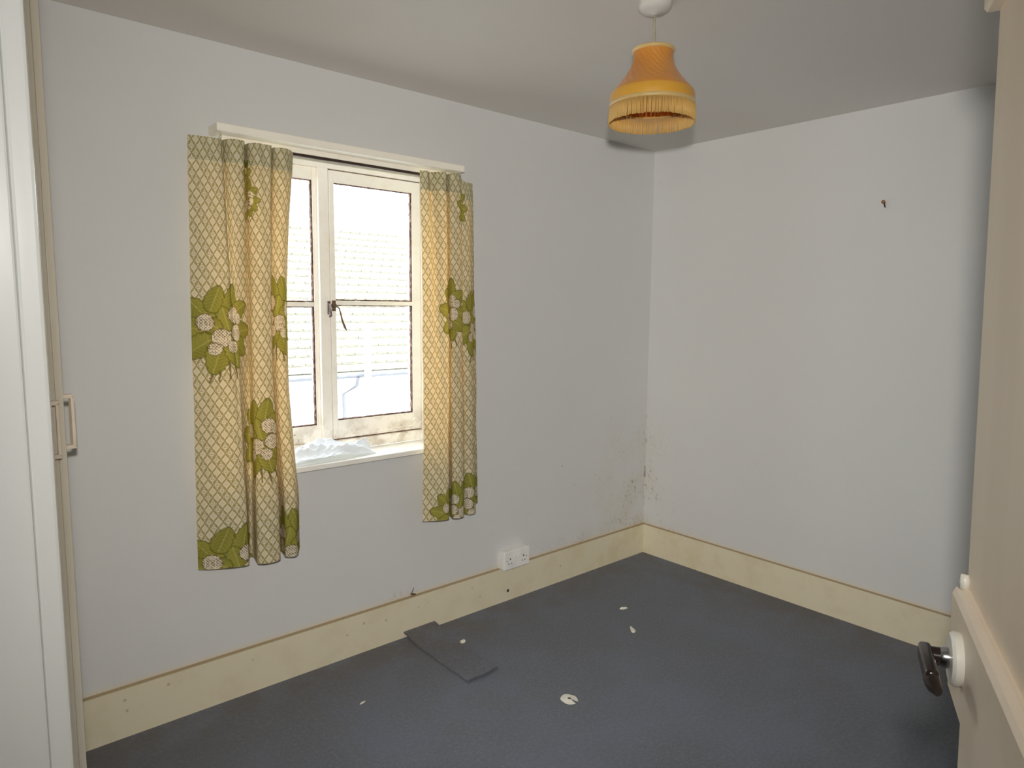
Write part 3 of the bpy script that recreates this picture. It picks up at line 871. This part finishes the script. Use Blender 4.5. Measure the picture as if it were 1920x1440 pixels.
chip(-0.738, -0.463, blob(.020, .011, sd=2), .006, -.5, 'small cream plaster chip nearest the room corner', group=G)
chip(-0.882, -0.641, [(-.026, -.012), (-.010, -.016), (.004, -.010), (.010, .002), (.026, .012), (.030, .019), (.012, .016), (-.004, .010), (-.018, .006), (-.028, -.002)], .007, .5,
     'curved cream plaster chip in the middle of the open carpet', group=G)
chip(-2.136, -0.361, blob(.012, .004, 8, sd=4), .004, .2, 'tiny pale flake on carpet below the left curtain', group=G)
# broken round collar plate
bm = B()
ro = .036; SEGS = 40; gap0, gap1 = 0.17*PI, 0.0
outer = []; inner = []
pts_o = []; pts_i = []
a0 = math.radians(28); a1 = 2*PI - math.radians(2)
for k in range(SEGS+1):
    a = a0 + (a1-a0)*k/SEGS
    ri = .0075
    wob = 1 + .03*math.sin(a*5)
    pts_o.append((ro*wob*math.cos(a), ro*.86*wob*math.sin(a))); pts_i.append((ri*math.cos(a), ri*math.sin(a)))
def ring_z(r): return .0055*(1-(r/ro)**2)+.0012
vo = [bm.verts.new((p[0], p[1], .0012)) for p in pts_o]; vi = [bm.verts.new((p[0], p[1], .006)) for p in pts_i]
vob = [bm.verts.new((p[0], p[1], .0)) for p in pts_o]; vib = [bm.verts.new((p[0], p[1], .004)) for p in pts_i]
for k in range(SEGS):
    bm.faces.new((vo[k], vo[k+1], vi[k+1], vi[k])); bm.faces.new((vob[k], vib[k], vib[k+1], vob[k+1]))
    bm.faces.new((vo[k], vob[k], vob[k+1], vo[k+1])); bm.faces.new((vi[k], vi[k+1], vib[k+1], vib[k]))
bm.faces.new((vo[0], vi[0], vib[0], vob[0])); bm.faces.new((vo[-1], vob[-1], vib[-1], vi[-1]))
bmesh.ops.recalc_face_normals(bm, faces=bm.faces[:])
o = obj('pipe_collar', bm, M_plate); o.location = (-1.521, -0.850, 0.0008); o.rotation_euler = (0, 0, math.radians(-92))
tag(o, 'broken cream pipe collar with a slot lying on the carpet', 'pipe collar')

# ------------------------------------------------------------------ wardrobe in the left alcove
wx = -3.142
wa = thing('wardrobe', 'tall cream built-in wardrobe at far left beside window wall', 'wardrobe', (wx, -0.475, 0))
bm = B()
ya, yb = -0.928, -0.0215
box(bm, -3.70, wx, ya, ya+.018, 0.001, 2.395); box(bm, -3.70, wx, yb-.018, yb, 0.001, 2.395)
box(bm, -3.72, -3.70, ya, yb, 0.001, 2.395); box(bm, -3.70, wx, ya+.018, yb-.018, 2.36, 2.395)
box(bm, -3.70, wx, ya+.018, yb-.018, 0.001, 0.07); box(bm, -3.70, wx-.03, ya+.018, yb-.018, 1.75, 1.768)
child('carcass', bm, M_ward, wa)
def d_handle(parent, ysgn, zc):
    """D-shaped pull in door coordinates: x out of the door, y along the door"""
    bm = B()
    y0 = ysgn
    hh = .0735; dp = .031
    pts = [(0.0, -hh+.006), (dp-.004, -hh+.006), (dp, -hh+.012), (dp, hh-.012), (dp-.004, hh-.006), (0.0, hh-.006)]
    w = .010
    box(bm, .0, dp, y0-w, y0+w, zc+hh-.011, zc+hh, .002); box(bm, .0, dp, y0-w, y0+w, zc-hh, zc-hh+.011, .002)
    box(bm, dp-.008, dp, y0-w, y0+w, zc-hh+.004, zc+hh-.004, .002)
    o = obj('handle', bm, M_handle_cream, parent)
    return o
def leaf(hy, wid, ang, sgn, zc):
    d = link(bpy.data.objects.new('door', None)); return d
for hy, wid, ang, sg, hc in ((-0.0445, 0.428, 11.0, -1, 1.180), (-0.905, 0.410, 4.6, 1, 1.176)):
    bm = B()
    # local: hinge at origin, leaf runs along sg*y, outer face at x=+.018
    box(bm, 0.0, 0.018, min(0, sg*wid), max(0, sg*wid), 0.075, 2.35, .0015)
    d = obj('door', bm, M_ward, wa)
    d.location = (0.0015, hy-(-0.475), 0)
    d.rotation_euler = (0, 0, math.radians(-sg*ang))
    if sg == -1:
        bm = B(); box(bm, -.024, -.0003, sg*wid+.001, sg*wid+.034, 0.09, 2.33, .001)
        obj('meeting_strip', bm, M_ward, d)
    hnd = d_handle(d, sg*(wid-.028), hc); hnd.location = (0.018, 0, 0)

# ------------------------------------------------------------------ ledged door standing open on the right
HX, HY = -3.224, -2.688
ddir = Vector((0.9128, 0.4083, 0)).normalized()
dang = math.atan2(ddir.y, ddir.x)
W = 0.822
door = thing('door_1', 'cream painted ledged board door standing open at right', 'door', (HX, HY, 0), dang, kind='structure')
lean = math.radians(-1.4)                                   # the old door hangs out of plumb
door.rotation_euler = (lean, 0, dang)
door.location = Vector((HX, HY, 0)) + Vector((-ddir.y, ddir.x, 0))*(1.15*math.sin(lean))
# local: x from hinge to latch edge, +y towards the camera side, face of boards at y=0
bm = B()
nb = 2
for i in range(nb):
    x0 = W*i/nb; x1 = W*(i+1)/nb
    box(bm, x0+.0004, x1-.0004, -.026, 0, .012, 1.965, .0025)
obj('boards', bm, M_door, door)
def ledge(z0, z1, th=.0135):
    bm = B()
    prism(bm, [(-.0005, z0), (th-.003, z0), (th, z0+.004), (th, z1-.010), (th-.003, z1-.004), (th-.009, z1), (-.0005, z1)], .004, W-.0015, 'x')
    return obj('ledge', bm, M_doorledge, door)
ledge(1.795, 1.915); mid = ledge(1.078, 1.198); ledge(.16, .29)
# round plate and lever
hx, hz, ht = W-.068, 1.142, .0135
Mr = Matrix.Translation((hx, ht, hz)) @ Matrix.Rotation(-PI/2, 4, 'X')
bm = B(); lathe(bm, [(0, .0), (.026, 0), (.027, .003), (.0268, .007), (.024, .010), (.010, .0105), (.0, .0105)], 48, M4=Mr)
bmesh.ops.recalc_face_normals(bm, faces=bm.faces[:])
rp = obj('rose_plate', bm, M_rose, door, smooth=True, auto=35); rp['label'] = 'round white plate behind the lever'
bm = B()
tube(bm, [(hx, ht+.014, hz), (hx, ht+.033, hz)], .0090, 14)
box(bm, hx-.058, hx+.011, ht+.025, ht+.037, hz-.0105, hz+.0095, .004, 3)
tube(bm, [(hx-.050, ht+.031, hz-.001), (hx-.060, ht+.030, hz-.003), (hx-.068, ht+.027, hz-.005)], [.0098, .0085, .005], 12, True, (.75, 1.1))
lv = obj('lever_handle', bm, M_dark, door, smooth=True, auto=50); lv['label'] = 'dark bronze lever handle'
bm = B(); lathe(bm, [(.0, 0), (.0105, 0), (.0105, .006), (.0095, .008), (.0, .008)], 24, M4=Matrix.Translation((hx, ht+.010, hz)) @ Matrix.Rotation(-PI/2, 4, 'X'))
bmesh.ops.recalc_face_normals(bm, faces=bm.faces[:])
cl = obj('collar', bm, M_chrome, door, smooth=True, auto=35); cl['label'] = 'chrome collar ring'
bm = B(); tube(bm, [(W-.012, .004, 1.198), (W-.012, .0045, 1.213)], [.006, .004], 10)
pk = obj('latch_stud', bm, M_rose, door, smooth=True)

# ------------------------------------------------------------------ neighbour's house seen through the window
nh = thing('neighbour_house', 'pale tiled roof and white wall of the house outside the window', 'house', (2.5, 5.45, -3.0))
EY = 5.43; EZ = CAM.z - 0.105*(EY-CAM.y)
def roof_material():
    m, t, b = mat_new('lichened_roof_tiles', srgb(200, 190, 160), 0.9, 0.1)
    P = t.pos()
    br = t.new('ShaderNodeTexBrick')
    sx, sy, sz = t.xyz(P)
    cb = t.new('ShaderNodeCombineXYZ'); t.put(cb.inputs[0], sx); t.put(cb.inputs[1], sz)
    t.put(br.inputs['Vector'], cb.outputs[0])
    br.inputs['Color1'].default_value = srgb(128, 125, 112); br.inputs['Color2'].default_value = srgb(138, 135, 120); br.inputs['Mortar'].default_value = srgb(86, 83, 73)
    br.inputs['Scale'].default_value = 1.0; br.inputs['Mortar Size'].default_value = 0.006; br.inputs['Brick Width'].default_value = 0.165; br.inputs['Row Height'].default_value = 0.105
    n = t.noise(P, 9, 5, 0.7)
    c = t.mix(t.step(n, 0.5, 0.62)*0.5, br.outputs[0], srgb(150, 147, 114))
    c = t.mix(t.step(t.noise(P, 22, 4, 0.7), 0.56, 0.68)*0.4, c, srgb(90, 88, 68))
    t.put(b.inputs['Base Color'], c)
    return m
M_roof = roof_material()
M_hwall = speckled('white_render', srgb(216, 216, 212), srgb(204, 204, 200), 5, 0.9, 0.1)
M_gut = speckled('grey_gutter_plastic', srgb(92, 94, 100), srgb(108, 110, 116), 9, 0.5)
M_pipe = speckled('white_pipe_plastic', srgb(235, 235, 235), srgb(226, 226, 226), 9, 0.5)
bm = B()
prof = []
NC = 20; rise = 0.105
y, z = EY, EZ
lower = []
for i in range(NC):
    prof.append((y + i*rise, z + i*rise)); prof.append((y + i*rise + rise + .012, z + i*rise + rise - .012))
prof.append((y+NC*rise+.02, z+NC*rise-.02)); prof.append((y+NC*rise+.1, z+NC*rise-.4)); prof.append((y+.25, z-.1))
prism(bm, prof, -4.0, 9.0, 'x'); child('roof', bm, M_roof, nh)
bm = B(); box(bm, -3.8, 8.8, EY+.28, EY+.5, -3.0, EZ+.05); child('wall', bm, M_hwall, nh)
bm = B()
tube(bm, [(-4.0, EY-.03, EZ-.045), (9.0, EY-.03, EZ-.045)], .032, 12); box(bm, -4.0, 9.0, EY+.06, EY+.1, EZ-.10, EZ-.02)
child('gutter', bm, M_gut, nh)
bm = B(); tube(bm, [(1.06, EY-.14, -3.0), (1.06, EY-.14, EZ+.60)], .045, 14); child('vent_pipe', bm, M_pipe, nh)
bm = B(); tube(bm, [(0.98, EY-.03, EZ-.08), (0.98, EY+.02, EZ-.2), (0.90, EY+.22, EZ-.32), (0.90, EY+.22, -3.0)], .022, 10); child('downpipe', bm, M_gut, nh)
bm = B(); box(bm, 1.55, 2.1, EY+.24, EY+.285, EZ-.55, EZ-.28)
child('window', bm, speckled('grey_window_glass', srgb(130, 134, 140), srgb(150, 154, 160), 4, 0.2), nh)
bm = B(); box(bm, -8, 14, 0.6, 20, -3.1, -3.0)
o = obj('ground_outside', bm, speckled('pale_paving', srgb(150, 148, 142), srgb(130, 128, 122), 3, 0.9))
tag(o, 'paved yard far below the window', 'ground', None, 'structure')
